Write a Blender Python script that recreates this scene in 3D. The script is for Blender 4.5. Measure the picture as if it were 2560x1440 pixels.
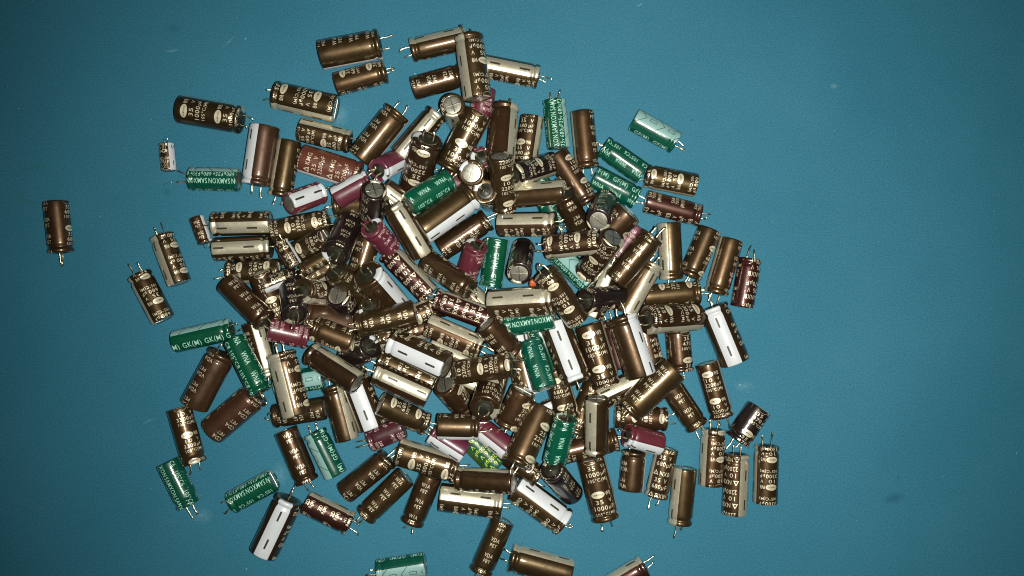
import bpy, bmesh, math, random
import numpy as np
from mathutils import Vector, Matrix

# ------------------------------------------------------------------ units
S = 0.000175           # metres per photo pixel on the mat
CX, CY, HC = 1280.0, 720.0, 2200.0     # photo centre and camera height, in photo pixels

# ------------------------------------------------------------------ camera, world, lamp, exposure
scene = bpy.context.scene
for o in list(bpy.data.objects): bpy.data.objects.remove(o)
col = scene.collection
cam = bpy.data.cameras.new("camera"); cam.sensor_width = 36.0
cam.lens = 36.0 * HC / 2560.0
cam.clip_start = 0.01; cam.clip_end = 20
camo = bpy.data.objects.new("camera", cam); col.objects.link(camo)
camo.location = (0, 0, HC * S)
scene.camera = camo
world = bpy.data.worlds.new("World"); scene.world = world; world.use_nodes = True
bg = world.node_tree.nodes["Background"]
bg.inputs[0].default_value = (0.75, 0.9, 0.85, 1); bg.inputs[1].default_value = 0.010
# the phone's flash, beside the lens
fl = bpy.data.lights.new("phone_flash", 'SPOT'); fl.shadow_soft_size = 0.003
fl.spot_size = math.radians(98); fl.spot_blend = 1.0
fl.energy = 9.4; fl.color = (1.0, 0.97, 0.86)
flo = bpy.data.objects.new("phone_flash", fl); col.objects.link(flo)
flo.location = (85 * S, -20 * S, (HC - 10) * S)
flo.rotation_euler = (Vector((170 * S, 0, 0)) - Vector(flo.location)).to_track_quat('-Z', 'Y').to_euler()
scene.view_settings.view_transform = 'Standard'; scene.view_settings.look = 'None'
scene.view_settings.exposure = 0; scene.view_settings.gamma = 1
scene.view_settings.use_curve_mapping = False
scene.render.engine = 'CYCLES'
scene.cycles.pixel_filter_type = 'BLACKMAN_HARRIS'; scene.cycles.filter_width = 1.05

# ------------------------------------------------------------------ materials
def nt(name):
    m = bpy.data.materials.new(name); m.use_nodes = True
    t = m.node_tree; return m, t, t.nodes, t.links, t.nodes["Principled BSDF"]

def setp(p, **k):
    for a, v in k.items():
        a = a.replace('_', ' ')
        if a in p.inputs: p.inputs[a].default_value = v

def mat(name, c, rough=.3, metal=0.0, coat=0.0, coatr=.1, vary=0.0, speck=0.0, bump=0.0, bscale=2600, spec=.5):
    m, t, n, l, p = nt(name)
    setp(p, Base_Color=(*c, 1), Roughness=rough, Metallic=metal, Coat_Weight=coat, Coat_Roughness=coatr, Specular_IOR_Level=spec)
    tc = n.new('ShaderNodeTexCoord')
    nz = n.new('ShaderNodeTexNoise'); nz.inputs['Scale'].default_value = bscale; nz.inputs['Detail'].default_value = 3
    l.new(tc.outputs['Object'], nz.inputs['Vector'])
    cur = None
    if vary:
        oi = n.new('ShaderNodeObjectInfo')
        mr = n.new('ShaderNodeMapRange'); mr.inputs['To Min'].default_value = 1 - vary; mr.inputs['To Max'].default_value = 1 + vary
        l.new(oi.outputs['Random'], mr.inputs['Value'])
        hs = n.new('ShaderNodeHueSaturation'); hs.inputs['Color'].default_value = (*c, 1)
        l.new(mr.outputs[0], hs.inputs['Value'])
        m2 = n.new('ShaderNodeMapRange'); m2.inputs['To Min'].default_value = 0.485; m2.inputs['To Max'].default_value = 0.512
        mm = n.new('ShaderNodeMath'); mm.operation = 'FRACT'; m3 = n.new('ShaderNodeMath'); m3.operation = 'MULTIPLY'; m3.inputs[1].default_value = 7.31
        l.new(oi.outputs['Random'], m3.inputs[0]); l.new(m3.outputs[0], mm.inputs[0]); l.new(mm.outputs[0], m2.inputs['Value'])
        l.new(m2.outputs[0], hs.inputs['Hue'])
        cur = hs.outputs[0]
    if speck:
        mx = n.new('ShaderNodeMix'); mx.data_type = 'RGBA'; mx.blend_type = 'MULTIPLY'
        rr = n.new('ShaderNodeMapRange'); rr.inputs['From Min'].default_value = .35; rr.inputs['From Max'].default_value = .65
        rr.inputs['To Min'].default_value = 1 - speck; rr.inputs['To Max'].default_value = 1 + speck * .6
        l.new(nz.outputs['Fac'], rr.inputs['Value'])
        mx.inputs['Factor'].default_value = 1
        if cur: l.new(cur, mx.inputs['A'])
        else: mx.inputs['A'].default_value = (*c, 1)
        l.new(rr.outputs[0], mx.inputs['B']); cur = mx.outputs['Result']
    if cur: l.new(cur, p.inputs['Base Color'])
    # handling marks: roughness wanders a little over every surface
    n2 = n.new('ShaderNodeTexNoise'); n2.inputs['Scale'].default_value = 260; n2.inputs['Detail'].default_value = 6; n2.inputs['Roughness'].default_value = .7
    l.new(tc.outputs['Object'], n2.inputs['Vector'])
    r2 = n.new('ShaderNodeMapRange'); r2.inputs['From Min'].default_value = .3; r2.inputs['From Max'].default_value = .7
    r2.inputs['To Min'].default_value = rough * .8; r2.inputs['To Max'].default_value = min(1, rough * 1.35)
    l.new(n2.outputs['Fac'], r2.inputs['Value']); l.new(r2.outputs[0], p.inputs['Roughness'])
    if bump:
        b = n.new('ShaderNodeBump'); b.inputs['Strength'].default_value = bump; b.inputs['Distance'].default_value = .00006
        ad = n.new('ShaderNodeMath'); ad.operation = 'ADD'; l.new(nz.outputs['Fac'], ad.inputs[0]); l.new(n2.outputs['Fac'], ad.inputs[1])
        l.new(ad.outputs[0], b.inputs['Height']); l.new(b.outputs[0], p.inputs['Normal'])
        l.new(b.outputs[0], p.inputs['Coat Normal'])
    return m

M = {}
M['brown']   = mat('brown_sleeve', (.064, .037, .015), .37, .72, 1.0, .11, vary=.20, bump=.25)
M['black']   = mat('black_brown_sleeve', (.018, .0105, .0095), .32, .4, 1.0, .085, bump=.25)
M['rust']    = mat('red_brown_sleeve', (.064, .029, .014), .38, .5, .9, .10, vary=.12, bump=.25)
M['darkred'] = mat('dark_red_sleeve', (.046, .013, .009), .36, .55, 1.0, .09, vary=.12, bump=.25)
M['brick']   = mat('brick_brown_sleeve', (.105, .030, .018), .40, .05, .35, .16, bump=.25)
M['magenta'] = mat('plum_sleeve', (.092, .016, .030), .34, 0, .5, .12, vary=.1, bump=.3)
M['maroon']  = mat('maroon_sleeve', (.050, .012, .018), .33, 0, .5, .1, bump=.3)
M['green']   = mat('green_sleeve', (.0012, .058, .034), .30, 0, .8, .07, vary=.08, bump=.3, spec=.3)
M['deepgreen'] = mat('deep_green_sleeve', (.004, .06, .035), .3, 0, .6, .08, bump=.2)
M['silver']  = mat('silver_ink', (.68, .64, .50), .33, .66, .6, .12, speck=.26, bump=.3, bscale=5200)
M['white']   = mat('white_ink', (.52, .55, .59), .36, 0, .35, .2, speck=.05, bump=.2)
M['palegreen'] = mat('pale_green_ink', (.21, .37, .365), .38, 0, .35, .18, speck=.05, bump=.2)
M['olive']   = mat('olive_ink', (.12, .14, .01), .4, 0, .3, .2)
M['tan']     = mat('tan_print', (.86, .77, .57), .34, .5, .3, .15, speck=.12)
M['pinkink'] = mat('pale_pink_print', (.58, .42, .42), .4, 0, .3, .15)
M['mint']    = mat('mint_print', (.34, .60, .50), .4, 0, .3, .15)
M['yellow']  = mat('yellow_print', (.52, .60, .05), .4, 0, .3, .15)
M['dark']    = mat('dark_mark', (.035, .028, .016), .4, 0, .3, .15)
M['darkgreen'] = mat('dark_green_mark', (.005, .06, .035), .4, 0, .3, .15)
M['alu']     = mat('aluminium_top', (.50, .49, .42), .36, .9, .1, .2, speck=.1, bump=.5, bscale=1600)
M['score']   = mat('vent_score', (.85, .84, .80), .25, 1.0)
M['rubber']  = mat('rubber_seal', (.013, .013, .007), .45, 0, .05, .25, speck=.25, bump=.8, bscale=1200)
M['tin']     = mat('tinned_wire', (.86, .80, .56), .26, 1.0, bump=.9, bscale=1400)
M['solder']  = mat('solder', (.86, .84, .74), .22, 1.0, bump=1.0, bscale=2400)
MATI = list(M.keys())

# ------------------------------------------------------------------ the mat
def px(x, y, z=0.0):   # photo pixel -> metres at height z (in photo pixels)
    k = 1 - z / HC
    return Vector(((x - CX) * k * S, -(y - CY) * k * S, z * S))

def build_mat():
    m, t, n, l, p = nt('blue_rubber_mat')
    setp(p, Roughness=.7, Specular_IOR_Level=.16)
    tc = n.new('ShaderNodeTexCoord')
    def math(op, a, b=None, clamp=False):
        k = n.new('ShaderNodeMath'); k.operation = op; k.use_clamp = clamp
        for i, v in enumerate((a, b)):
            if v is None: continue
            if isinstance(v, (int, float)): k.inputs[i].default_value = v
            else: l.new(v, k.inputs[i])
        return k.outputs[0]
    def noise(sc, det=4, ro=.6):
        z = n.new('ShaderNodeTexNoise'); z.inputs['Scale'].default_value = sc; z.inputs['Detail'].default_value = det; z.inputs['Roughness'].default_value = ro
        l.new(tc.outputs['Object'], z.inputs['Vector']); return z.outputs['Fac']
    def mixc(f, a, b, bt='MIX'):
        k = n.new('ShaderNodeMix'); k.data_type = 'RGBA'; k.blend_type = bt
        if isinstance(f, (int, float)): k.inputs['Factor'].default_value = f
        else: l.new(f, k.inputs['Factor'])
        for s, v in (('A', a), ('B', b)):
            if isinstance(v, tuple): k.inputs[s].default_value = (*v, 1)
            else: l.new(v, k.inputs[s])
        return k.outputs['Result']
    def rng(v, a, b, c=0., d=1.):
        k = n.new('ShaderNodeMapRange'); l.new(v, k.inputs['Value'])
        for s, q in zip(('From Min', 'From Max', 'To Min', 'To Max'), (a, b, c, d)): k.inputs[s].default_value = q
        return k.outputs[0]
    def ell(x, y, a, b, ang=0., soft=.5):     # an elliptical mark at photo pixel x, y
        mp = n.new('ShaderNodeMapping'); mp.vector_type = 'TEXTURE'
        mp.inputs['Location'].default_value = px(x, y); mp.inputs['Rotation'].default_value = (0, 0, math_rad(ang))
        mp.inputs['Scale'].default_value = (a * S, b * S, 1)
        l.new(tc.outputs['Object'], mp.inputs['Vector'])
        vm = n.new('ShaderNodeVectorMath'); vm.operation = 'LENGTH'; l.new(mp.outputs[0], vm.inputs[0])
        return vm.outputs['Value']
    base = mixc(rng(noise(9, 5), .3, .7), (.021, .132, .206), (.032, .158, .240))
    base = base
    gr = rng(noise(1500, 4), .3, .7, .76, 1.24)
    base = mixc(1.0, base, gr, 'MULTIPLY')
    # dark smudges
    for (x, y, a, b, an, st) in ((435, 72, 26, 18, 0, .25), (418, 480, 12, 16, 20, .35), (290, 497, 10, 6, 10, .3), (2235, 1245, 34, 16, 15, .6),
                                 (1105, 1333, 16, 12, 0, .25), (2245, 1195, 4, 14, 5, .4), (430, 72, 12, 9, 0, .2), (1730, 300, 5, 4, 0, .7), (500, 88, 30, 14, 30, .1)):
        v = ell(x, y, a, b, an); f = math('MULTIPLY', rng(v, 1.0, .2), st, True)
        base = mixc(f, base, (.012, .075, .13))
    # green ring stain on the left
    v = ell(92, 462, 54, 46, 0); f = math('SUBTRACT', 1.0, math('MULTIPLY', math('ABSOLUTE', math('SUBTRACT', v, 1.0)), 7.0), True)
    f = math('MULTIPLY', f, rng(noise(60, 3), .42, .62, 0, .3), True); base = mixc(f, base, (.02, .13, .05))
    # pale scuffs
    for (x, y, a, b, an, st) in ((572, 104, 28, 2.8, 42, .2), (430, 127, 20, 4, 8, .28), (372, 1052, 22, 2.8, -28, .2), (850, 290, 22, 30, 0, .16),
                                 (505, 1290, 30, 22, 0, .16), (700, 1185, 22, 34, 10, .12), (1860, 966, 30, 14, 5, .12), (1850, 962, 4, 3, 0, .6),
                                 (2085, 215, 10, 8, 0, .3), (1600, 12, 9, 2.5, 30, .6), (1505, 380, 20, 14, 0, .15)):
        v = ell(x, y, a, b, -an if an < 0 else an); f = math('MULTIPLY', rng(v, 1.0, .1), st, True)
        f = math('MULTIPLY', f, rng(noise(700, 3), .35, .6, .3, 1.0), True)
        base = mixc(f, base, (.36, .55, .60))
    # dust specks
    for sc, th, st in ((80, .030, .55), (210, .036, .5), (420, .045, .35), (900, .06, .22)):
        vo = n.new('ShaderNodeTexVoronoi'); vo.inputs['Scale'].default_value = sc; l.new(tc.outputs['Object'], vo.inputs['Vector'])
        k = rng(vo.outputs['Distance'], th, th * .45)
        sep = n.new('ShaderNodeSeparateColor'); l.new(vo.outputs['Color'], sep.inputs[0])
        g = math('GREATER_THAN', sep.outputs[0], .55)
        base = mixc(math('MULTIPLY', math('MULTIPLY', k, g), st, True), base, (.55, .68, .66))
    l.new(base, p.inputs['Base Color'])
    b = n.new('ShaderNodeBump'); b.inputs['Strength'].default_value = .35; b.inputs['Distance'].default_value = .0002
    l.new(noise(2500, 3), b.inputs['Height']); l.new(b.outputs[0], p.inputs['Normal'])
    l.new(rng(noise(14, 6, .7), .3, .7, .5, .72), p.inputs['Roughness'])
    bm = bmesh.new(); bmesh.ops.create_cube(bm, size=1)
    for v in bm.verts: v.co = Vector((v.co.x * .95, v.co.y * .75, v.co.z * .002 - .001))
    me = bpy.data.meshes.new('work_mat'); bm.to_mesh(me); bm.free()
    me.materials.append(m)
    o = bpy.data.objects.new('work_mat', me); col.objects.link(o); o['kind'] = 'structure'
def math_rad(a): return math.radians(a)
build_mat()

# ------------------------------------------------------------------ sleeves: lathe + printed marks wrapped round them
def profile(r, L):
    g = min(1.0, L / 110.0)
    pts = [(.60*r, 1.6), (.70*r, .2), (.88*r, 0), (.975*r, .9), (1.01*r, 3.0), (1.015*r, 7*g), (.99*r, 9.5*g), (.925*r, 12*g), (.90*r, 14*g),
           (.925*r, 16.5*g), (.985*r, 20*g), (1.0*r, 24*g)]
    zz = 24*g
    k = 7
    for i in range(1, k+1): pts.append((1.0*r, zz + (L - 4.2 - zz) * i / k))
    pts += [(.985*r, L-2.0), (.945*r, L-.7), (.88*r, L-.1), (.80*r, L), (.725*r, L-.2), (.705*r, L-1.1)]
    return pts

class Wrap:            # arc length along the profile, measured from the rim of the top end down the wall
    def __init__(s, r, L):
        pts = profile(r, L)[::-1]
        s.p = np.array(pts); d = np.hypot(*(s.p[1:] - s.p[:-1]).T); s.s = np.concatenate([[0], np.cumsum(d)])
        s.r = r; s.L = L
        s.s0 = float(s.s[4])       # where the wall starts
        s.end = float(s.s[-3])
    def at(s, v, u, phi0, off):
        R = np.interp(v, s.s, s.p[:, 0]); z = np.interp(v, s.s, s.p[:, 1])
        e = .6
        R2 = np.interp(v+e, s.s, s.p[:, 0]); z2 = np.interp(v+e, s.s, s.p[:, 1])
        R1 = np.interp(v-e, s.s, s.p[:, 0]); z1 = np.interp(v-e, s.s, s.p[:, 1])
        tr, tz = R2-R1, z2-z1; q = math.hypot(tr, tz) or 1
        nr, nz = -tz/q, tr/q       # outward normal of a path running from the top down
        R += nr*off; z += nz*off
        ph = phi0 + u / s.r
        return Vector((R*math.cos(ph)*S, R*math.sin(ph)*S, z*S))

_tc = {}
def text_mesh(txt, bold=.003):
    key = (txt, bold)
    if key in _tc: return _tc[key]
    c = bpy.data.curves.new('t', 'FONT'); c.body = txt; c.size = 1; c.resolution_u = 2; c.offset = bold; c.fill_mode = 'FRONT'; c.space_character = 1.12
    o = bpy.data.objects.new('t', c); col.objects.link(o)
    dg = bpy.context.evaluated_depsgraph_get(); dg.update()
    me = bpy.data.meshes.new_from_object(o.evaluated_get(dg))
    vs = np.array([v.co[:2] for v in me.vertices]); fs = [tuple(f.vertices) for f in me.polygons]
    bpy.data.objects.remove(o); bpy.data.curves.remove(c); bpy.data.meshes.remove(me)
    if len(vs):
        mn, mx = vs.min(0), vs.max(0); vs = vs - np.array([(mn[0]+mx[0])/2, 0.0]); w = mx[0]-mn[0]
    else: w = 1
    _tc[key] = (vs, fs, w); return _tc[key]

class Flat:            # flat artwork in (u to the right, v down from the top rim), pixels, with a material each
    def __init__(s): s.items = []
    def poly(s, pts, m, off=.14): s.items.append((np.array(pts, float), [tuple(range(len(pts)))], m, off))
    def text(s, t, u, v, h, w=None, m='tan', off=.14, rot=False, bold=.003):
        vs, fs, wd = text_mesh(t, bold)
        sy = h / .70; sx = sy * .78 if w is None else w / wd
        q = vs * np.array([sx, sy]); q[:, 1] -= h/2
        if rot: a = np.stack([u + q[:, 1], v + q[:, 0]], 1)        # reads towards the lead end, letters' tops to +u
        else:   a = np.stack([u + q[:, 0], v - q[:, 1]], 1)
        s.items.append((a, fs, m, off))
    def ell(s, u, v, a, b, m, off=.14, n=22): s.poly([(u + a*math.cos(t*2*math.pi/n), v + b*math.sin(t*2*math.pi/n)) for t in range(n)], m, off)
    def line(s, p, q, w, m, off=.2):
        p = np.array(p, float); q = np.array(q, float); d = q-p; d /= np.hypot(*d); nn = np.array([-d[1], d[0]])*w/2
        s.poly([p+nn, q+nn, q-nn, p-nn], m, off)
    def ring(s, u, v, r1, r2, m, n=14, off=.14):
        for i in range(n):
            a, b = i*2*math.pi/n, (i+1)*2*math.pi/n
            s.poly([(u+r1*math.cos(a), v+r1*math.sin(a)), (u+r2*math.cos(a), v+r2*math.sin(a)), (u+r2*math.cos(b), v+r2*math.sin(b)), (u+r1*math.cos(b), v+r1*math.sin(b))], m, off)

def print_on(bm, art, W, mats):
    for (vs, fs, m, off) in art.items:
        if len(vs) == 0: continue
        u0, v0 = vs.min(0); u1, v1 = vs.max(0)
        if v0 > W.end or v1 < .5: continue
        b = bmesh.new(); bv = [b.verts.new((x, y, 0)) for x, y in vs]
        for f in fs:
            try: b.faces.new([bv[i] for i in f])
            except ValueError: pass
        def cut(co, no, co_, ci=False): bmesh.ops.bisect_plane(b, geom=b.verts[:]+b.edges[:]+b.faces[:], plane_co=co, plane_no=no, clear_outer=co_, clear_inner=ci, dist=1e-5)
        if v0 < .5: cut((0, .5, 0), (0, 1, 0), False, True)
        if v1 > W.end: cut((0, W.end, 0), (0, 1, 0), True)
        st = W.r * .17
        k = math.floor(u0/st)+1
        while k*st < u1: cut((k*st, 0, 0), (1, 0, 0), False); k += 1
        for s_ in W.s[1:-1]:
            if v0 < s_ < v1 and (s_ < W.s0+1 or s_ > W.s[-14]): cut((0, float(s_), 0), (0, 1, 0), False)
        b.verts.index_update(); nv = [bm.verts.new(W.at(v.co.y, v.co.x, 0.0, off)) for v in b.verts]
        for f in b.faces:
            ids = [nv[v.index] for v in f.verts]
            try: nf = bm.faces.new(ids)
            except ValueError: continue
            nf.material_index = mats.index(m); nf.smooth = True
        b.free()

def minus(art, pitch, L, m='dark', l=26, w=4.8, ph=0):
    v = 26 + ph
    while v < L + 20:
        art.poly([(-w/2, v-l/2+1.4), (-w/4, v-l/2), (w/4, v-l/2), (w/2, v-l/2+1.4), (w/2, v+l/2-1.4), (w/4, v+l/2), (-w/4, v+l/2), (-w/2, v+l/2-1.4)], m, .3); v += pitch

def code_col(art, r, L, code, m='tan', deg=140, pitch=41, ph=0):
    if not code: return
    u = math.radians(deg)*r; v = 12 + ph
    k = r/35.0
    while v < L + 14:
        art.text(code[0], u, v, 9.8, 26*min(1.1, max(.85, k)), m); art.text(code[1], u+1, v+14.5, 8.2, 20*min(1.1, max(.85, k)), m); v += pitch

def art_wb(r, L, volt, cap, name, code, ph, white=False):
    a = Flat(); k = r/35.0; u = math.radians(-90)*r
    big = r > 33; rep = 84 if big else 67; q = rep/84
    v = 10 + ph - rep
    while v < L + 20:
        a.ell(u-8*k, v, 17*k, 8.6*q**.5, 'tan'); a.text('SAMWHA', u-8*k, v, 5.0, 26*k, 'dark', .3)
        a.text(name, u+18*k, v, 10*q**.6, 14*k, bold=.008)
        a.text(volt, u-8*k, v+18*q, 10.2*q**.7, 19*k, bold=.008); a.text('V', u+20*k, v+18*q, 9.5*q**.7, 8*k)
        a.text(cap, u-8*k, v+33.5*q, 10.6*q**.7, (34 if len(cap) > 3 else 28)*k, bold=.008); a.text('µF', u+19*k, v+33.5*q, 9*q**.7, 14*k)
        a.text('105°C(M)', u+1*k, v+48.5*q, 8.0*q**.6, 50*k)
        v += rep
    minus(a, 74 if L > 110 else 62, L, ph=ph*.5); code_col(a, r, L, code, ph=ph*.4)
    return a

def logo3(a, u, v, k, m):
    a.ring(u, v+1*k, 3.0*k, 5.4*k, m)
    a.poly([(u, v-8.5*k), (u-3.2*k, v-3.2*k), (u+3.2*k, v-3.2*k)], m); a.poly([(u-8.5*k, v+6.8*k), (u-5.2*k, v+.5*k), (u-2.6*k, v+5.6*k)], m); a.poly([(u+8.5*k, v+6.8*k), (u+5.2*k, v+.5*k), (u+2.6*k, v+5.6*k)], m)

def art_sy(r, L, ser, volt, cap, m, ph, smd='dark', rep=None, back=True):
    a = Flat(); k = r/35.0; u = math.radians(80)*r; rep = rep or (60 if r > 33 else 56)
    v = 12 + ph - rep
    while v < L + 20:
        logo3(a, u-20*k, v, k, m); a.text(ser, u+8*k, v, 11, 30*k, m)
        a.text(volt, u-10*k, v+17, 10.5, 18*k, m); a.text('V', u+14*k, v+17, 10.5, 8*k, m)
        a.text(cap+'µF', u, v+33, 10.8, 46*k, m)
        v += rep
    if back:
        u = math.radians(195)*r; v = 12 + ph*.6
        while v < L + 14:
            a.text('SAM', u-3, v, 8.5, 17, m); a.text('YOUNG', u, v+10.5, 8.5, 26, m); a.text('(M)105°C', u, v+24, 8.5, 34, m); v += 58
    minus(a, 54 if L < 110 else 72, L, smd, ph=ph*.5)
    return a

def art_samxon(r, L, gk, ph):
    a = Flat(); c = 'mint'
    def row(t, deg, h, pitch, w, p0=0):
        u = math.radians(deg)*r; v = 14 + p0 - pitch
        while v < L + pitch: a.text(t, u, v, h, w, c, rot=True); v += pitch
    if gk:
        row('GK(M)', -100, 15, 55, 46, ph); row('105°C8', 145, 11, 53, 45, ph); row('WNA', 200, 14, 53, 32, ph+9)
        row('680µF35v', 55, 11, 62, 56, ph)
    else:
        row('680µF35v', 53, 10.5, 56, 52, ph); row('SAMXON', 87, 13, 56, 52, ph+10); row('105°C6', 145, 11, 52, 38, ph)
        row('WNA', 200, 12, 48, 31, ph+12); row('GF(M)', 265, 13, 52, 40, ph+6)
    hw = math.radians(37)*r; v = 8 + ph*.7
    while v < L + 20:
        a.line((-hw, v-9), (0, v+9), 1.5, 'darkgreen'); a.line((hw, v-9), (0, v+9), 1.5, 'darkgreen')
        for p, q in (((-4, v+20), (4, v+20)), ((-4, v+37), (4, v+37)), ((-4, v+20), (-4, v+37)), ((4, v+20), (4, v+37))): a.line(p, q, 1.4, 'darkgreen')
        v += 50
    return a

def art_small(r, L, code, ph):
    a = Flat(); k = 19/35.0; u = math.radians(75)*r; rep = 44; v = 8 + ph - rep
    while v < L + 10:
        a.ell(u-4, v, 7.5, 4.2, 'tan'); a.ell(u-3, v, 3.6, 2.2, 'brown', .25); a.text('RD', u+10, v, 6.5, 8)
        a.text('10', u-4, v+9, 7.5, 9); a.text('V', u+7, v+9, 6.5, 5); a.text('470µF', u, v+17.5, 7.5, 25); a.text('105°C(M)', u, v+26, 6.5, 26); v += rep
    u = math.radians(-72)*r; v = 11 + ph*.4
    while v < L + 10: a.text(code[0], u, v, 7.5, 16); a.text(code[1], u, v+10, 6.5, 13); v += 28
    minus(a, 40, L, l=12, w=2, ph=-4)
    return a

def art_2d(r, L, ph):
    a = Flat(); u = math.radians(-62)*r; v = 14 + ph
    while v < L + 12: a.text('2D', u, v, 9, 14); a.text('R(M)', u, v+11, 8.5, 20); v += 34
    u = math.radians(-150)*r; v = 18
    while v < L + 12: a.text('105°C(M)', u, v, 9, 40); a.text('1000µF', u, v+13, 9, 34); v += 56
    minus(a, 72, L)
    return a

def art_gold(r, L, ph):
    a = Flat(); u = math.radians(-85)*r; v = 12 + ph - 34
    while v < L + 12: a.text('16 V', u+3, v, 11, 30, 'yellow'); a.text('2200µF', u, v+14.5, 11, 46, 'yellow'); v += 33
    u = math.radians(-35)*r; v = 18
    while v < L: a.text('SAMXON', u, v, 9, 42, 'olive', rot=True); v += 50
    return a

# type -> (radius, length, sleeve, stripe, stripe half width, artwork)
TYPES = {
 'A':  (35, 155, 'brown', 'silver', 33.75, lambda r, L, c, p: art_wb(r, L, '35', '1000', 'WB', c, p)),
 'B':  (29.5, 128, 'brown', 'silver', 33.75, lambda r, L, c, p: art_wb(r, L, '35', '680', 'WB', c, p)),
 'C':  (30, 143, 'brown', 'silver', 33.75, lambda r, L, c, p: art_wb(r, L, '10', '3300', 'WB', c, p)),
 'D':  (29.5, 140, 'brown', 'silver', 33.75, lambda r, L, c, p: art_wb(r, L, '10', '2200', 'WB', c, p)),
 'E':  (36.5, 150, 'brown', 'white', 30, lambda r, L, c, p: art_wb(r, L, '25', '2200', 'RD', c, p)),
 'EV': (36, 148, 'rust', 'silver', 26, lambda r, L, c, p: art_wb(r, L, '25', '2200', 'RD', c, p)),
 'ER': (37, 147, 'rust', 'white', 30, lambda r, L, c, p: art_wb(r, L, '25', '2200', 'RD', c, p)),
 'R':  (31, 98, 'brown', 'white', 28, lambda r, L, c, p: art_wb(r, L, '35', '470', 'RD', c, p)),
 'DK': (29.5, 140, 'black', 'silver', 33.75, lambda r, L, c, p: art_wb(r, L, '10', '2200', 'WB', c, p)),
 'EK': (34, 146, 'black', 'white', 30, lambda r, L, c, p: art_wb(r, L, '25', '2200', 'RD', c, p)),
 'RK': (32, 98, 'black', 'white', 28, lambda r, L, c, p: art_wb(r, L, '35', '470', 'RD', c, p)),
 'G':  (29, 120, 'green', 'palegreen', 37.5, lambda r, L, c, p: art_samxon(r, L, False, p)),
 'GK': (28, 146, 'green', 'palegreen', 37.5, lambda r, L, c, p: art_samxon(r, L, True, p)),
 'H':  (35.5, 150, 'brick', 'white', 28, lambda r, L, c, p: art_sy(r, L, 'KMG', '25', '2200', 'tan', p)),
 'M':  (28.5, 95, 'magenta', 'white', 34, lambda r, L, c, p: art_sy(r, L, 'KMG', '35', '470', 'pinkink', p)),
 'MD': (28.5, 92, 'maroon', 'silver', 30, lambda r, L, c, p: art_sy(r, L, 'KMG', '35', '470', 'pinkink', p)),
 'N':  (28.5, 122, 'darkred', 'silver', 30, lambda r, L, c, p: art_sy(r, L, 'NXB', '35', '470', 'tan', p)),
 'N6': (28.5, 140, 'darkred', 'silver', 30, lambda r, L, c, p: art_sy(r, L, 'NXB', '35', '680', 'tan', p)),
 'N3': (30, 148, 'darkred', 'silver', 32, lambda r, L, c, p: art_sy(r, L, 'NXB', '10', '3300', 'tan', p)),
 'N2': (30.5, 150, 'brown', 'silver', 32, lambda r, L, c, p: art_sy(r, L, 'NXB', '10', '2200', 'tan', p)),
 'N5': (28.5, 125, 'brown', 'silver', 30, lambda r, L, c, p: art_sy(r, L, 'NXB', '35', '680', 'tan', p)),
 '2D': (30, 123, 'darkred', 'silver', 28, lambda r, L, c, p: art_2d(r, L, p)),
 'S':  (18.5, 68, 'brown', 'white', 33, lambda r, L, c, p: art_small(r, L, c, p)),
 'Y':  (31, 124, 'deepgreen', 'olive', 26, lambda r, L, c, p: art_gold(r, L, p)),
}
CODES = {'1': ('W1A', 'PET'), '2': ('W2A', 'PET'), 'V': ('VDA', 'PET'), 'C': ('CDA', 'PET'), 'E': ('W1E', 'PET'), 'O': ('VOE', 'PET'), 'N': ('VNC', 'PET'), '-': None}

def lathe(bm, pts, seg, mfun, closed_end=None):
    rings = []
    for (R, z) in pts:
        if R < 1e-4: rings.append([bm.verts.new((0, 0, z*S))])
        else: rings.append([bm.verts.new((R*S*math.cos(2*math.pi*i/seg), R*S*math.sin(2*math.pi*i/seg), z*S)) for i in range(seg)])
    for a, b in zip(rings[:-1], rings[1:]):
        for i in range(seg):
            j = (i+1) % seg
            if len(a) == 1: f = bm.faces.new((a[0], b[j], b[i]))
            elif len(b) == 1: f = bm.faces.new((a[i], a[j], b[0]))
            else: f = bm.faces.new((a[i], a[j], b[j], b[i]))
            f.smooth = True; f.material_index = mfun((i+.5)*360/seg)
    return rings

_sl = {}
def sleeve_mesh(ty, code, ph):
    key = (ty, code, ph)
    if key in _sl: return _sl[key]
    r, L, sm, st, hw, art = TYPES[ty]
    a = art(r, L, CODES[code], ph)
    mats = [sm, st] + sorted({i[2] for i in a.items} - {sm, st})
    bm = bmesh.new(); seg = 48
    lathe(bm, profile(r, L), seg, lambda d: 1 if (d < hw or d > 360-hw) else 0)
    print_on(bm, a, Wrap(r, L), mats)
    me = bpy.data.meshes.new('sleeve'); bm.to_mesh(me); bm.free()
    for k in mats: me.materials.append(M[k])
    _sl[key] = me; return me

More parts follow.
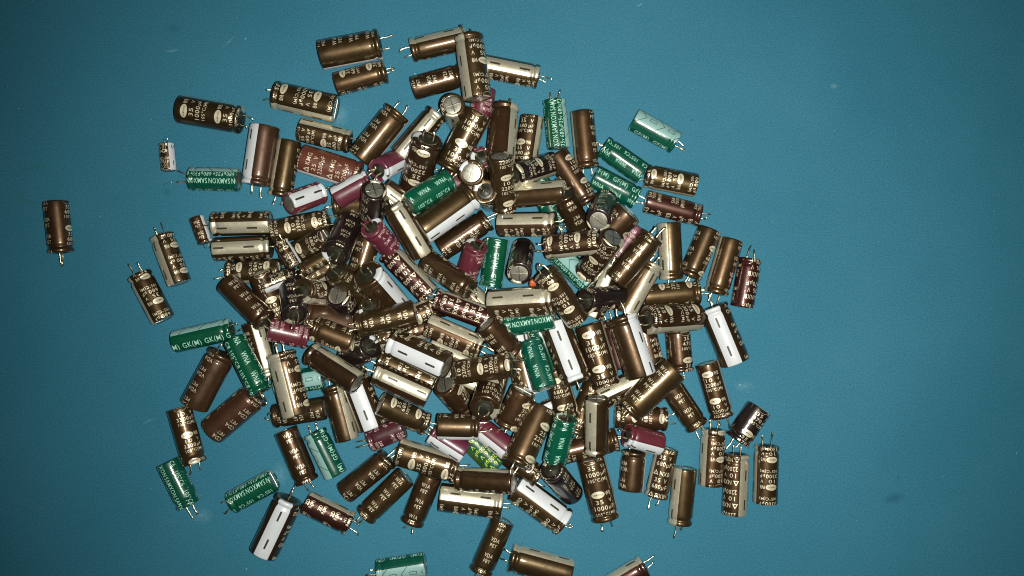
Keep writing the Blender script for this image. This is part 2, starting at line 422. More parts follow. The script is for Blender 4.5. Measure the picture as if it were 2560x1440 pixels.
_tp = {}
def top_mesh(ty, kind):
    key = (ty, kind)
    if key in _tp: return _tp[key]
    r, L = TYPES[ty][:2]; q = .72*r; bm = bmesh.new()
    lathe(bm, [(0, L-.55), (.5*q, L-.65), (.9*q, L-1.0), (q, L-1.5)][::-1], 32, lambda d: 0)
    def bar(a, l0=-.92, l1=.92, w=1.15):
        c, s_ = math.cos(a), math.sin(a); n = 8
        for i in range(n):
            t0, t1 = (l0+(l1-l0)*i/n)*q, (l0+(l1-l0)*(i+1)/n)*q
            h = lambda t: L - .28 - .5*(abs(t)/q)**2
            vs = [bm.verts.new(((t*c - e*w*s_)*S, (t*s_ + e*w*c)*S, h(t)*S)) for t, e in ((t0, -1), (t1, -1), (t1, 1), (t0, 1))]
            f = bm.faces.new(vs); f.material_index = 1
            lo = [bm.verts.new((v.co.x, v.co.y, v.co.z - .9*S)) for v in vs]
            for x in range(4): ff = bm.faces.new((vs[x], lo[x], lo[(x+1) % 4], vs[(x+1) % 4])); ff.material_index = 1
    if kind == 0: bar(.4); bar(.4+math.pi/2)
    elif kind == 1: bar(1.1); bar(1.1+math.pi/3, -.05, .92); bar(1.1-math.pi/3, -.05, .92)
    else: bar(.2)
    me = bpy.data.meshes.new('metal_top'); bm.to_mesh(me); bm.free()
    me.materials.append(M['alu']); me.materials.append(M['score'])
    _tp[key] = me; return me

_rb = {}
def rubber_mesh(ty):
    if ty in _rb: return _rb[ty]
    r, L = TYPES[ty][:2]; bm = bmesh.new()
    lathe(bm, [(0, -1.0), (.38*r, -1.0), (.43*r, .3), (.50*r, .6), (.60*r, .9), (.66*r, 1.9)], 28, lambda d: 0)
    # bisecting step moulded across the seal
    me = bpy.data.meshes.new('rubber_seal'); bm.to_mesh(me); bm.free(); me.materials.append(M['rubber'])
    _rb[ty] = me; return me

def tube(bm, path, rad, seg=8, flat=1.0):
    prev = None
    for i, p in enumerate(path):
        p = Vector(p); d = (Vector(path[min(i+1, len(path)-1)]) - Vector(path[max(i-1, 0)])).normalized()
        a = d.orthogonal().normalized() if abs(d.x) > .9 else d.cross(Vector((1, 0, 0))).normalized(); b = d.cross(a)
        rr = rad[i] if isinstance(rad, (list, tuple)) else rad
        ring = [bm.verts.new((p + a*rr*math.cos(2*math.pi*k/seg) + b*rr*flat*math.sin(2*math.pi*k/seg))*S) for k in range(seg)]
        if prev:
            for k in range(seg):
                f = bm.faces.new((prev[k], prev[(k+1) % seg], ring[(k+1) % seg], ring[k])); f.smooth = True
        else: bm.faces.new(ring[::-1])
        prev = ring
    bm.faces.new(prev)

_ld = []
def make_leads():
    rnd = random.Random(5)
    for k in range(12):
        n = rnd.choice((17, 21, 24, 27)) if k < 9 else 34
        bx, by = rnd.uniform(-6, 6), rnd.uniform(-7, 7)
        hook = rnd.random() < .45
        path = [(0, 0, 2), (0, 0, -4), (bx*.12, by*.12, -8)]
        m = 5
        for i in range(1, m+1):
            t = i/m; path.append((bx*t*t + rnd.uniform(-.7, .7), by*t*t + rnd.uniform(-.7, .7), -8 - (n-8)*t))
        rad = [2.1]*3 + [2.0, 2.1, 2.6 if hook else 2.2, 3.4 if hook else 2.5, 2.4 if hook else 1.7]
        if hook: path.append((path[-1][0] + rnd.choice((-6, 6)), path[-1][1] + rnd.uniform(-3, 3), path[-1][2] - 1.5)); rad.append(1.0)
        bm = bmesh.new(); tube(bm, path, rad)
        me = bpy.data.meshes.new('lead'); bm.to_mesh(me); bm.free(); me.materials.append(M['tin']); _ld.append(me)
make_leads()

def obj(name, me, parent):
    o = bpy.data.objects.new(name, me); col.objects.link(o); o.parent = parent; return o
# ------------------------------------------------------------------ every capacitor on the mat
# type | code | lead end x y | top end x y (photo pixels) | roll of the stripe | layer | pose (f rests, T top end up, L lead end up) | label
CAPS = """
B|2|153|629|140|507|160|0|f|brown capacitor lying alone at the far left of the mat
B|2|405|591|448|706|55|0|f|brown capacitor with grey stripe on its left side, second loose one from the far left
B|2|349|687|408|799|80|0|f|brown capacitor printed 680µF, loose below the grey-striped one on the left, leads splayed
S|N|416|359|423|427|-40|0|f|tiny brown and white capacitor lying alone on the upper left of the mat
A|1|603|300|449|273|100|0|f|large brown 1000µF capacitor, its leads touching the white-striped red-brown one
A|1|690|238|838|272|65|0|f|large brown capacitor printed upside down 1000µF with silver lower edge, upper left
E|1|950|110|803|138|-90|0|f|fat brown capacitor with a W1A PET column and thin white lower edge, top left
B|2|962|179|843|211|155|0|f|plain brown capacitor tucked right under the fat W1A one at the top left
D|1|1031|126|1165|95|-60|0|f|brown capacitor with silver upper edge, leftmost of the top centre group, leads pointing left
B|2|1157|187|1031|222|-120|0|f|brown W2A capacitor with bright highlight, lower left of the top centre group
D|2|1342|192|1212|166|25|0|f|silver-striped capacitor sticking out to the right of the top centre group
G|-|1386|252|1397|370|-75|0|f|green capacitor standing upright in the picture beside the brown VDA one, upper right
D|V|1468|417|1455|281|-85|0|f|brown VDA capacitor with two leads pointing down at the upper right green one
G|-|1687|356|1587|300|40|0|f|green capacitor with pale arrow stripe, alone at the upper right
G|-|1511|368|1604|433|175|0|f|green capacitor printed WNA upside down, its end touching the brown 680µF one
G|-|1589|494|1488|441|130|0|f|green capacitor with GF(M) along its top, lower of the two greens on the right
G|-|474|447|600|450|-80|0|f|green capacitor printed upside down, leftmost green, ending under the white-striped red-brown one
D|V|701|488|724|355|-75|0|f|olive brown VDA capacitor between the white-striped red-brown one and the brick red one
B|2|874|354|751|324|60|0|f|brown 680µF capacitor with silver upper edge just above the brick red one
H|-|897|440|756|396|-85|0|f|brick red capacitor printed 25V 2200µF with white lower edge, upper left of the heap
B|2|1617|440|1737|463|85|0|f|brown capacitor printed 680µF twice, right of the green pair
N6|-|1750|539|1613|503|-145|0|f|dark red capacitor lying below the brown 680µF one at the right
D|1|1678|695|1672|561|-38|0|f|half silver half brown capacitor, upright in the picture, right edge of the heap
B|1|1726|688|1773|576|165|0|f|brown 1A capacitor leaning right between the half silver one and the right VDA one
D|V|1791|730|1828|602|-80|0|f|brown VDA capacitor leaning right beside the dark red one at the right edge
N|-|1876|647|1855|768|-120|0|f|dark red capacitor with upside down print, rightmost of the upper right cluster
D|1|1749|730|1607|742|155|0|f|smooth brown capacitor lying level under the half silver one, leads pointing right
R|1|1702|926|1694|832|145|0|f|short brown capacitor with two thin highlights, under the striped 2200µF one at the right
D|1|1806|1042|1767|907|90|0|f|brown capacitor printed 10 V 2200µF, below the big white-striped one at the right
C|1|1917|1115|1913|1256|75|0|f|brown 3300µF capacitor with leads up, rightmost in the lower right
D|1|1784|1072|1776|1214|55|0|f|brown 2200µF capacitor with wide silver left side, lower right
N2|-|1842|1135|1835|1285|-50|0|f|brown capacitor with silver right side and upside down 2200µF print, lower right
D|1|1699|1310|1713|1169|-45|0|f|silver and brown capacitor with one lead pointing down, lowest of the lower right row
N5|-|1640|1240|1668|1122|-75|0|f|brown 680µF capacitor with two leads down, partly under the right plum one
R|1|1586|1127|1577|1225|-95|0|f|short brown capacitor with upside down W1A, under the plum one at lower right
B|2|1664|1048|1539|1040|105|0|f|brown 680µF capacitor lying level just above the plum one at lower right
D|2|1737|1057|1672|958|-135|0|f|brown W2A capacitor pointing down right, its end under the fat W1A one on the right
B|2|686|1040|812|1020|-115|0|f|brown W2A capacitor lying level with its middle under the big silver-striped one, left
GK|-|580|822|436|855|70|0|f|green capacitor printed GK(M) with two leads pointing right, left edge of the heap
EV|V|556|883|485|1014|-100|0|f|fat red-brown VDA capacitor leaning left below the green ones, left
EV|C|636|989|536|1074|-170|0|f|fat red-brown CDA capacitor under the green one's leads, left
G|-|472|1261|420|1156|-130|0|f|green capacitor with a bright streak at lower left, touching the 3300µF one
C|1|486|1155|448|1022|105|1|f|brown 3300µF capacitor with bright streak, overlapping the lowest left green one
G|-|577|1258|688|1197|-100|0|f|green capacitor with its metal end showing, above the big white-striped one at lower left
E|2|723|1247|658|1384|5|0|f|big capacitor with wide white stripe pointing down, lowest left
2D|-|876|1309|766|1255|65|0|f|dark red capacitor printed 2D in a row, lower left
D|2|767|1202|715|1077|-142|0|f|brown W2A capacitor with bright streak, standing left of the arrow-striped green one
G|-|787|1081|840|1187|60|0|f|green capacitor with pale arrow stripe on its left, beside the bright W2A one
D|V|970|1145|862|1232|-160|0|f|brown VDA capacitor leaning right at the lower left, left of the W1A pair
D|1|914|1288|1013|1191|-145|0|f|brown W1A capacitor leaning right, left one of the W1A pair at the bottom
B|1|1030|1306|1077|1190|-145|0|f|brown W1A capacitor, right one of the W1A pair at the bottom
D|V|1203|1425|1256|1305|-135|0|f|brown VDA capacitor at the bottom edge, under the white-striped ones
A|2|1283|1395|1421|1432|-60|0|f|fat brown capacitor cut by the bottom edge, leads touching the VDA one
N6|-|1613|1414|1490|1488|50|0|f|red-brown capacitor cut by the bottom edge at the right, leads pointing up right
G|-|945|1428|1063|1410|35|0|f|green capacitor cut by the bottom edge, pale stripe below
E|1|1409|1305|1291|1217|25|0|f|big capacitor with wide white stripe sloping down right at bottom centre
A|1|1252|1262|1103|1243|20|1|f|bright silver-striped capacitor under the level W2A one at bottom centre
C|2|1142|1203|1286|1203|-75|2|f|level brown W2A capacitor lying across the bright silver-striped one
S|N|513|606|491|545|62|0|f|tiny brown VNC capacitor at the left, touching the leads of the silver-striped one
C|1|533|560|678|557|22|1|f|silver-striped level capacitor at the left, upper of two, leads pointing left
D|1|680|617|535|624|6|1|f|silver-striped level capacitor at the left, lower of two, leads pointing right
B|2|572|682|698|676|75|0|f|brown 680µF capacitor below the two level silver-striped ones, left
C|1|822|552|682|580|110|1|f|brown 3300µF capacitor rising to the right under the plum one, left
S|N|703|608|736|662|-75|3|f|tiny 470µF capacitor with thin white edge leaning on the heap's left side
S|N|722|690|660|716|-50|3|f|tiny capacitor with white stripe below, lying on the heap's left side
D|1|659|799|573|711|-120|2|f|brown W1A capacitor sloping down right at the left edge of the heap
B|1|712|650|822|590|85|1|f|brown 680µF capacitor under the dark W1A one, left part of the heap
S|N|753|678|816|642|105|2|f|tiny VNC capacitor with bright highlight, left part of the heap
B|2|722|722|845|657|60|0|f|brown capacitor with silver lower edge deep under the tiny VNC one
C|1|700|790|655|700|100|0|f|brown capacitor deep under the W1A one and the tiny white-striped one, left
D|1|674|945|632|800|15|0|f|bright silver-striped capacitor half hidden behind the sloping green one, left
GK|-|650|977|588|853|170|2|f|green capacitor printed WNA 105°C8 sloping down over the red-brown ones, left
G|-|690|962|806|943|0|0|f|green capacitor with pale arrow stripe showing between the brown ones, left
A|1|705|891|740|1030|40|2|f|big silver-striped capacitor with the print upside down, over the level W2A one
C|V|776|883|895|960|-60|2|f|dark brown VDA capacitor with silver upper edge, right of the plum one on the left
M|-|770|845|669|822|-165|2|f|plum capacitor lying level on the left side of the heap
D|1|834|968|868|1095|-45|1|f|brown capacitor with golden highlight and silver right side, lower left of the heap
E|1|872|935|932|1066|10|1|f|white-striped capacitor pointing down beside the golden-brown one, lower left
MD|-|932|1099|1000|1070|-150|0|f|dark maroon capacitor with two long leads pointing left, lower left of the heap
B|2|1065|1060|950|1008|135|2|f|brown 680µF capacitor over the white-striped and maroon ones, leads pointing right
A|1|1137|1172|1001|1130|65|1|f|brown 1000µF capacitor with bright print, lower centre, above the W1A pair
M|-|1078|1079|1164|1134|55|1|T|plum capacitor with white lower left edge, under the short VNC one, lower centre
M|-|1200|1068|1268|1122|55|1|f|plum capacitor with white stripe pointing at the yellow printed one, lower centre
Y|-|1162|1082|1240|1160|85|0|f|dark green capacitor with yellow 16 V 2200µF print, lower centre
R|N|1188|1068|1103|1066|-80|3|f|short brown VNC capacitor with white lower edge, lying on the plum one
B|2|1340|1192|1252|1118|120|0|f|brown capacitor deep under the fat streaked one, lower centre
E|1|1293|1158|1354|1023|150|3|f|fat brown capacitor with a long bright streak, left of the WNA green one, lower centre
G|-|1414|1046|1386|1155|150|4|f|green capacitor printed GF(M) and WNA leaning on the fat streaked brown one
C|1|1541|1098|1405|1132|180|0|f|brown capacitor with a bright streak crossing under the half silver one, lower right
D|1|1490|1136|1492|988|-30|2|f|half silver half brown capacitor standing over the 1000µF one, lower right
A|1|1514|1294|1477|1148|95|0|f|large brown 1000µF capacitor with upright print, lower right of the centre
M|-|1562|1086|1656|1112|55|2|f|plum capacitor with white lower stripe, the one furthest to the right
E|1|1588|1012|1669|936|-160|2|f|fat brown W1A capacitor leaning right over the 680µF one, right
D|1|1625|938|1497|998|20|1|f|bright silver capacitor under the two large upright ones, right of centre
D|1|1600|785|1630|908|30|0|f|thin visible strip of a silver-striped capacitor behind the fat white-striped one, right
N|-|1522|800|1552|922|-140|1|f|dark red capacitor squeezed between the large 1000µF and the fat white-striped one
E|1|1556|798|1607|937|-50|3|f|fat brown capacitor with white right side, leads up, beside the 1000µF one
A|1|1519|960|1474|820|90|3|f|large brown capacitor printed 35 V 1000µF twice, upright print, right of centre
E|1|1441|951|1389|815|0|2|f|fat white-striped capacitor sloping down beside the large 1000µF one
E|1|1325|985|1290|835|30|1|f|white-striped capacitor mostly hidden beside the centre green one
G|-|1326|853|1364|972|175|3|f|green capacitor printed WNA sloping down right of the centre
G|-|1400|930|1345|825|120|0|f|green capacitor deep under the white-striped one right of centre
G|-|1425|800|1450|915|100|0|f|green sliver between the white-striped one and the large 1000µF one
B|2|1420|1042|1386|922|90|1|f|brown 680µF capacitor with upright print between two greens, lower right of centre
D|1|1440|1080|1490|955|-140|0|f|brown capacitor deep under the half silver one and the large 1000µF one
S|N|1356|1024|1402|1002|0|0|f|tiny pale capacitor peeping out left of the 680µF one, lower centre
A|1|1617|800|1742|792|65|1|L|brown 2200µF capacitor with silver lower edge and its rubber end lifted, right
E|1|1784|772|1837|901|5|1|f|big capacitor with wide white stripe at the right edge of the heap
RK|1|1844|1099|1897|1021|125|1|f|short fat near-black 470µF capacitor leaning right, lower right
D|1|1628|660|1563|780|-35|1|f|pale silver capacitor sloping down left under the W1A one, right of centre
D|1|1530|665|1480|790|10|0|f|silver-striped capacitor poking up between the arrow-striped green and the W1A one
D|1|1625|600|1547|692|-130|2|f|glossy brown W1A capacitor leaning right with leads up, right part of the heap
M|-|1539|642|1592|570|165|1|f|plum capacitor leaning right behind the glossy W1A one, right part of the heap
E|1|1480|625|1558|543|180|1|f|fat brown W1A capacitor whose rounded top points up right, under the upright disc one
C|1|1465|682|1533|593|95|2|T|brown 3300µF capacitor with its metal top lifted towards the camera, right part
G|-|1390|629|1475|714|-17|1|f|green capacitor with wide pale arrow stripe sloping down right, right of centre
B|2|1370|618|1493|604|70|3|f|brown 680µF capacitor lying level on the arrow-striped green one
DK|2|1515|500|1496|552|-120|2|T|black-looking upright capacitor showing its round silver top, right part of the heap
B|2|1408|484|1458|590|-150|3|L|dark brown W2A capacitor with its rubber end lifted, right of centre
D|2|1280|491|1405|480|-55|2|f|brown capacitor with silver upper edge lying level above the bright centre one
DK|1|1284|440|1384|408|75|3|L|dark 2200µF capacitor with its rubber end towards the camera, above centre
C|V|1470|507|1393|380|155|1|f|long smooth tan-brown capacitor sloping down right, upper right part of the heap
G|-|1395|560|1345|452|180|0|f|green capacitor deep under the level brown ones, right of centre
B|2|1312|420|1331|290|60|1|f|brown 680µF capacitor with silver right edge, upright print, upper centre
A|1|1262|266|1250|415|-55|1|f|large brown capacitor with grey right stripe and two leads pointing up, upper centre
D|1|1262|523|1250|389|125|2|T|dark brown 2200µF capacitor with its top rim towards the camera, upper centre
A|1|1173|98|1193|240|50|2|f|large brown 1000µF capacitor lying across three others at the very top
D|2|1148|306|1131|262|-25|0|T|capacitor standing on end with its round top showing, top centre group
M|-|1197|315|1212|222|-160|0|f|plum capacitor under the large 1000µF ones at the top
A|1|1123|419|1194|285|100|2|f|large 1000µF capacitor with upright print leaning right, upper centre
D|1|1088|288|1005|385|5|1|f|bright silver-striped capacitor leaning right behind the dark 25 V one, upper left centre
E|1|1070|347|1032|476|105|2|L|dark brown 25 V capacitor with rubber end and two leads up, upper centre
E|V|991|285|903|394|-95|1|f|fat brown VDA capacitor leaning right at the upper left of the heap
ER|1|642|460|663|319|-55|1|f|fat red-brown capacitor with wide white stripe on its left, upper left
M|-|945|427|1000|398|50|2|L|plum capacitor showing its rubber end, beside the dark 25 V one
M|-|803|481|722|511|10|1|T|plum capacitor with a broad white stripe on top, left above the 3300µF one
M|-|918|452|845|493|65|2|f|plum capacitor overlapping the brick red one's corner
D|1|840|515|973|503|175|0|f|brown W1A capacitor mostly under the plum one, left of the upright silver-topped one
DK|1|928|553|936|474|178|3|T|dark W1A capacitor standing up with a cross-scored top, left of centre
D|1|1068|555|962|475|0|1|f|silver-striped capacitor between the dark 25 V one and the WNA green one
D|1|985|518|1054|632|-15|3|f|very bright silver-striped capacitor sloping down right of the standing W1A one
E|1|1177|489|1055|576|-50|3|f|fat capacitor with white lower stripe rising right, in the middle of the heap
G|-|1126|447|1021|512|175|4|f|green capacitor printed WNA and 105°C6 lying on the fat white-striped one, centre
M|-|1110|445|1195|478|60|0|f|plum capacitor deep under the upper centre green one
B|2|1213|478|1225|500|150|1|L|capacitor standing with its rubber end and leads up, above centre
M|-|1205|393|1215|435|100|0|L|plum capacitor standing leads up, beside the large upright print 1000µF one
R|1|1197|438|1178|432|155|3|T|capacitor standing with a bright round top, upper centre
D|V|1221|547|1100|627|-160|2|f|brown VDA capacitor with long bright streak rising right, centre
C|1|1395|560|1243|562|30|3|f|large bright silver capacitor lying level, upper of two near the centre
G|-|1228|716|1244|598|100|3|f|green capacitor printed GF(M) pointing down, at the very centre
M|-|1193|612|1165|688|120|2|L|plum capacitor with rubber end up, left of the very centre green one
DK|1|1308|620|1298|685|170|2|T|dark upright capacitor with round silver top right of the centre green one
D|1|1180|728|1063|648|-175|2|f|smooth brown W1A capacitor sloping down to the centre green one
N3|-|970|630|1074|738|-60|3|f|dark red 3300µF capacitor sloping down right, left of centre
E|1|918|684|992|768|-40|4|L|white-striped capacitor with rubber end up sloping down right, left of centre
M|-|927|567|975|618|-110|4|L|plum capacitor with rubber end up, below the standing W1A one
D|1|895|688|926|588|180|1|f|golden bright brown capacitor under the plum one, left of centre
EK|1|838|636|881|546|-140|3|L|dark W1A capacitor with rubber end up, left part of the heap
B|2|840|677|915|752|-160|2|L|dark W2A capacitor with rubber end facing up, left of centre
RK|1|870|783|834|738|120|4|T|short dark capacitor showing its cross-scored top, left of centre
C|1|755|727|850|737|60|3|L|dark 3300µF capacitor with rubber end towards the camera, left part
DK|V|739|789|722|690|-140|4|L|dark VDA capacitor standing with its rubber end up above the left plum one
EV|V|775|785|905|822|-100|1|f|large smooth red-brown capacitor under the dark tilted ones, left of centre
R|E|795|824|871|853|170|2|f|short golden brown W1E capacitor right of the left plum one
C|V|893|815|1040|781|-140|4|f|long brown VDA capacitor rising right, left of centre
RK|O|926|866|868|897|150|2|L|short dark VOE capacitor with rubber end up, below the long VDA one
E|1|983|857|1116|917|20|4|f|fat white-striped capacitor sloping down right, lower left of centre
E|1|948|900|1085|962|60|1|f|dark brown capacitor squeezed between the two parallel white and silver ones
D|1|938|932|1071|992|-5|3|f|bright silver-striped capacitor parallel under the fat white-striped one, lower centre
D|1|935|850|1065|820|60|0|f|capacitor with silver edge deep under the long VDA one
R|1|922|765|975|800|100|1|L|capacitor with rubber end up left of the long VDA one
D|1|1083|772|1000|806|80|0|f|dark capacitor with rubber end and crossed leads, between two dark red ones
N6|-|1099|752|1214|794|-80|3|f|dark red 680µF capacitor with bright print, centre left
D|1|1203|870|1070|812|40|3|f|brown 2200µF capacitor with broad silver upper edge below the dark red one, centre
D|1|1207|927|1078|862|30|1|f|brown capacitor with gold gleam under the striped 2200µF one, centre
D|1|1240|800|1160|722|40|0|f|capacitor deep below the centre green one's leads
R|E|1280|877|1219|814|-175|4|f|short brown W1E capacitor sloping down right, below centre
D|1|1284|911|1140|932|105|4|f|brown 10 V 2200µF capacitor with bright print lying level, below centre
R|1|1160|1018|1112|961|145|2|T|short dark 470µF capacitor with cross-scored top, lower centre
D|1|1120|930|1240|985|0|0|f|silver gleam of a capacitor deep under the level 2200µF one
A|1|1211|1022|1240|930|100|2|L|black-brown 1000µF capacitor with its rubber end and leads towards the camera, lower centre
R|1|1266|1062|1309|975|155|2|T|short brown 1A capacitor leaning right, left of the fat streaked one
DK|2|1378|1173|1430|1235|190|2|L|dark capacitor with rubber end up below the lower centre green one
G|-|1268|813|1387|793|-83|2|f|green capacitor lying level just under the lower bright silver one, centre
A|1|1388|751|1223|761|25|4|f|large bright silver capacitor lying level, lower of two near the centre
C|1|1360|677|1449|806|110|4|f|brown 3300µF capacitor with dazzling streak sloping down right of centre
DK|1|1464|753|1562|740|165|4|L|black-brown capacitor with rubber end up lying on the dazzling 3300µF one
"""

# ------------------------------------------------------------------ let every capacitor come to rest on what lies under it
caps = []
for i, ln in enumerate(CAPS.strip().splitlines()):
    f = ln.split('|')
    caps.append(dict(i=i, ty=f[0], code=f[1], L=(float(f[2]), float(f[3])), T=(float(f[4]), float(f[5])), phi=float(f[6]), lay=int(f[7]), mode=f[8], label=f[9]))
caps.sort(key=lambda c: (c['lay'], c['i']))
GS = 4.0; NX, NY = 660, 400
Hf = np.zeros((NY, NX))
def hs(x, y):
    ix = np.clip(np.round(x/GS).astype(int), 0, NX-1); iy = np.clip(np.round(y/GS).astype(int), 0, NY-1); return Hf[iy, ix]
def ray(p, z): k = 1 - z/HC; return np.array([CX + (p[0]-CX)*k, CY + (p[1]-CY)*k])
def settle(c):
    r, Ln = TYPES[c['ty']][:2]; steep = c['mode'] != 'f'
    z = r; b = 0.0
    lo, hi = (c['L'], c['T']) if c['mode'] == 'T' else (c['T'], c['L'])
    zb = r*.6
    for it in range(4):
        if steep:
            pl = ray(lo, zb); a_, b_ = zb, zb + Ln
            for _ in range(30):
                m = (a_+b_)/2; d = np.hypot(*(ray(hi, m)-pl)); 
                if d*d + (m-zb)**2 < Ln*Ln: a_ = m
                else: b_ = m
            ph = ray(hi, a_); dv = ph - pl; hd = np.hypot(*dv); sgn = 1 if c['mode'] == 'T' else -1
            dirv = dv/max(hd, 1e-6)*sgn; slope = sgn*(a_-zb)/max(hd, 1e-6); cen = (pl+ph)/2
            el = math.atan(abs(slope)); zc = (a_+zb)/2
        else:
            zl, zt = z - b*Ln/2, z + b*Ln/2
            pl, ph = ray(c['L'], zl), ray(c['T'], zt); dv = ph-pl; dirv = dv/np.hypot(*dv); cen = (pl+ph)/2; slope = b; el = math.atan(abs(b)); zc = z
        hl = Ln/2*math.cos(el)
        n = 27; t = np.linspace(-hl, hl, n); reff = r*(.80 if not steep else .55)
        g = np.full(n, -1e9); nrm = np.array([-dirv[1], dirv[0]])
        for d in np.linspace(-1, 1, 9)*reff:
            x = cen[0]+t*dirv[0]+nrm[0]*d; y = cen[1]+t*dirv[1]+nrm[1]*d
            g = np.maximum(g, hs(x, y) + math.sqrt(r*r-d*d)/math.cos(min(el, .9)))
        if steep:
            e = g - slope*t
            znew = np.sort(e)[int(n*.6)] if el > .5 else np.sort(e)[int(n*.85)]
            floor = hl*abs(slope) + r*math.cos(el)
            znew = max(min(znew, floor + 26 + 14*c['lay']), floor - 2)
            zb = max(r*.5*math.cos(el), znew - hl*abs(slope)); c['z'] = znew
        else:
            best = None
            for bb in np.linspace(-.34, .34, 69):
                a = np.sort(g - bb*t)[-2] + abs(bb)*1.5
                if best is None or a < best[0]: best = (a, bb)
            z, b = best; cap_ = r + 8 + 31*c['lay']
            z = min(z, cap_); b = max(-.3, min(.3, b))
            z = max(z, r + abs(b)*hl*.98 if c['lay'] else r + abs(b)*hl*.98); c['z'] = z
    c['cen'] = cen; c['dir'] = dirv; c['slope'] = slope if steep else b; c['el'] = math.atan(c['slope'])
    # add it to the heights
    hl = Ln/2*math.cos(c['el']); R = hl + r
    ys, xs = np.mgrid[0:NY, 0:NX]; X = xs*GS - cen[0]; Y = ys*GS - cen[1]
    tt = X*dirv[0] + Y*dirv[1]; dd = np.abs(-X*dirv[1] + Y*dirv[0])
    lim = hl*.97 if not steep else hl*.9
    mk = (np.abs(tt) < lim) & (dd < r*(.85 if not steep else .6))
    hh = c['z'] + c['slope']*tt + np.sqrt(np.maximum(r*r - dd*dd, 0))/math.cos(c['el'])
    if steep: hh = np.minimum(hh, c['z'] + 22)
    Hf[mk] = np.maximum(Hf, hh)[mk]
for c in caps: settle(c)

# ------------------------------------------------------------------ build them
GROUP = 'electrolytic capacitors heaped and scattered on the blue mat'
proto = {}
rnd = random.Random(11)
camp = Vector((0, 0, HC*S))
def make_capacitor(ty, code, ph, topk):
    """one capacitor: an Empty at its middle with sleeve, metal top, rubber seal and two leads"""
    t = bpy.data.objects.new('electrolytic_capacitor', None); col.objects.link(t); t.empty_display_size = .004
    obj('sleeve', sleeve_mesh(ty, code, ph), t); obj('metal_top', top_mesh(ty, topk), t); obj('rubber_seal', rubber_mesh(ty), t)
    obj('lead', _ld[0], t); obj('lead', _ld[1], t)
    return t
def copy_capacitor(root):
    r_ = root.copy(); col.objects.link(r_)
    for ch in root.children:
        k = ch.copy(); col.objects.link(k); k.parent = r_
    return r_
for c in sorted(caps, key=lambda c: c['i']):
    r, Ln = TYPES[c['ty']][:2]
    ph = (0, 23, 43)[(c['i']*7) % 3]; tk = rnd.choice((0, 0, 0, 1, 2))
    key = (c['ty'], c['code'], ph, tk)
    if key in proto: root = copy_capacitor(proto[key])
    else: root = make_capacitor(*key); proto[key] = root
    root['label'] = c['label']; root['category'] = 'capacitor'; root['group'] = GROUP
    ce = math.cos(c['el'])
    up = Vector((c['dir'][0]*ce, -c['dir'][1]*ce, math.sin(c['el']))).normalized()
    cen = Vector(((c['cen'][0]-CX)*S, -(c['cen'][1]-CY)*S, c['z']*S))
    base = cen - up*(Ln/2*S)
    n0 = camp - cen; n0 = (n0 - up*n0.dot(up)).normalized()
    ri = up.cross(n0)
    a = math.radians(c['phi']); X = (n0*math.cos(a) + ri*math.sin(a)).normalized(); Y = up.cross(X)
    Mx = Matrix((X, Y, up)).transposed().to_4x4(); Mx.translation = base
    root.matrix_world = Mx
    k = 0
    for ch in root.children:
        if ch.data in _ld or ch.name.startswith('lead'):
            ch.data = rnd.choice(_ld) if c['ty'] != 'MD' else _ld[rnd.choice((9, 10, 11))]
            sx = (1, -1)[k]; k += 1
            ch.location = (sx*.36*r*S, 0, 0)
            sc = .62 if c['ty'] == 'S' else 1.0
            tilt = rnd.uniform(-.14, .14)
            if abs(c['slope']) < .1 and c['z'] < r+3: ch.scale = (sc*.8, sc*.8, sc)
            else: ch.scale = (sc, sc, sc)
            ch.rotation_euler = (rnd.uniform(-.14, .14), tilt, rnd.uniform(0, 6.28) if c['lay'] else rnd.uniform(-.5, .5))

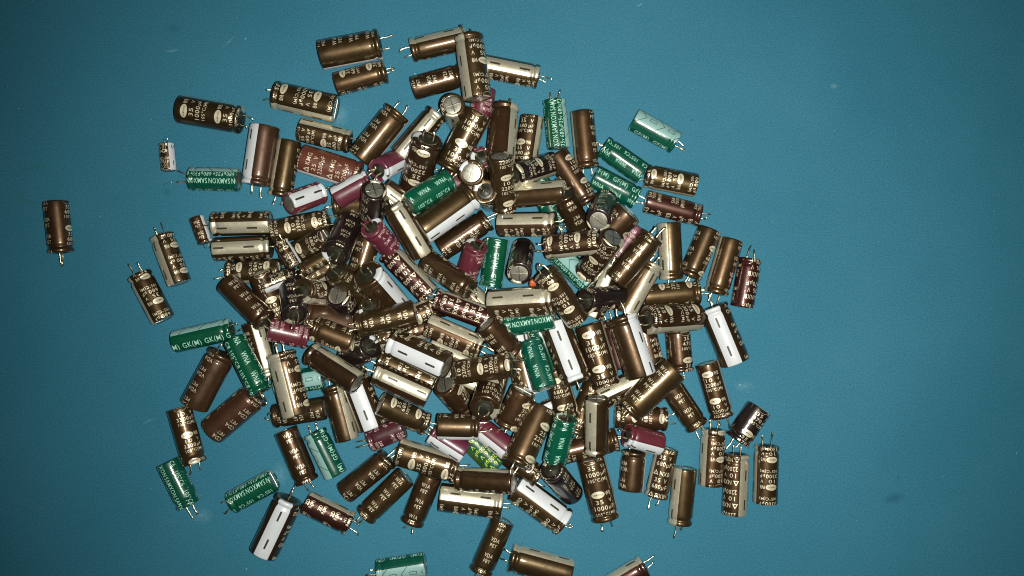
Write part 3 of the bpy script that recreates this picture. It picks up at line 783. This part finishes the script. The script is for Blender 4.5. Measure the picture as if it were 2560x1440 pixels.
# ------------------------------------------------------------------ small things between them
def tag(o, label, cat, group=None):
    o['label'] = label; o['category'] = cat
    if group: o['group'] = group
def wire(name, pts, rad, mt, label, cat, group=None):
    bm = bmesh.new(); P = [((x-CX), -(y-CY), z) for x, y, z in pts]
    tube(bm, P, rad, 6); me = bpy.data.meshes.new(name); bm.to_mesh(me); bm.free(); me.materials.append(mt)
    o = bpy.data.objects.new(name, me); col.objects.link(o); tag(o, label, cat, group); return o
for me_ in (wire('wire_clipping', [(408, 463, .8), (417, 458, 1), (426, 455, 2.5), (433, 457, 1)], .7, M['tin'], 'tiny curved wire clipping on the mat below the tiny loose capacitor', 'wire clipping'),
            wire('hair', [(1168, 1359, .4), (1174, 1354, .6), (1181, 1352, .8), (1190, 1353, .4)], .35, M['dark'], 'short dark curled hair on the mat left of the bottom VDA capacitor', 'hair')):
    pass
# a scrap of copper coil glinting in the heap
cb = bpy.data.objects.new('coil_scrap', None); col.objects.link(cb); cb.location = px(1337, 706, 70); cb.rotation_euler = (.4, .3, .5)
tag(cb, 'small orange coil scrap with copper turns among the capacitors right of centre', 'coil')
mo = mat('orange_core', (.40, .075, .02), .45, 0, .3, .2, speck=.3, bump=.8); mc = mat('copper_wire', (.85, .45, .12), .25, 1.0)
bm = bmesh.new(); bmesh.ops.create_icosphere(bm, subdivisions=3, radius=1)
for v in bm.verts:
    h = 1 + .12*math.sin(v.co.x*5+1)*math.cos(v.co.y*4)
    v.co = Vector((v.co.x*15*h*S, v.co.y*11*h*S, v.co.z*8*h*S))
for f in bm.faces: f.smooth = True
me = bpy.data.meshes.new('core'); bm.to_mesh(me); bm.free(); me.materials.append(mo); obj('core', me, cb)
bm = bmesh.new(); P = []
for i in range(120):
    t = i/120; a = t*2*math.pi*8; x = -2 + 13*t; w = math.sqrt(max(.1, 1-(x/15)**2))
    P.append((x, 11.8*w*math.cos(a)*1.02, 9.2*w*math.sin(a)*1.02))
tube(bm, P, .8, 6); me = bpy.data.meshes.new('winding'); bm.to_mesh(me); bm.free(); me.materials.append(mc); obj('winding', me, cb)
print('capacitors', len(caps), 'sleeve meshes', len(_sl), 'max z', max(c['z'] for c in caps), 'verts', sum(len(m.vertices) for m in _sl.values()))
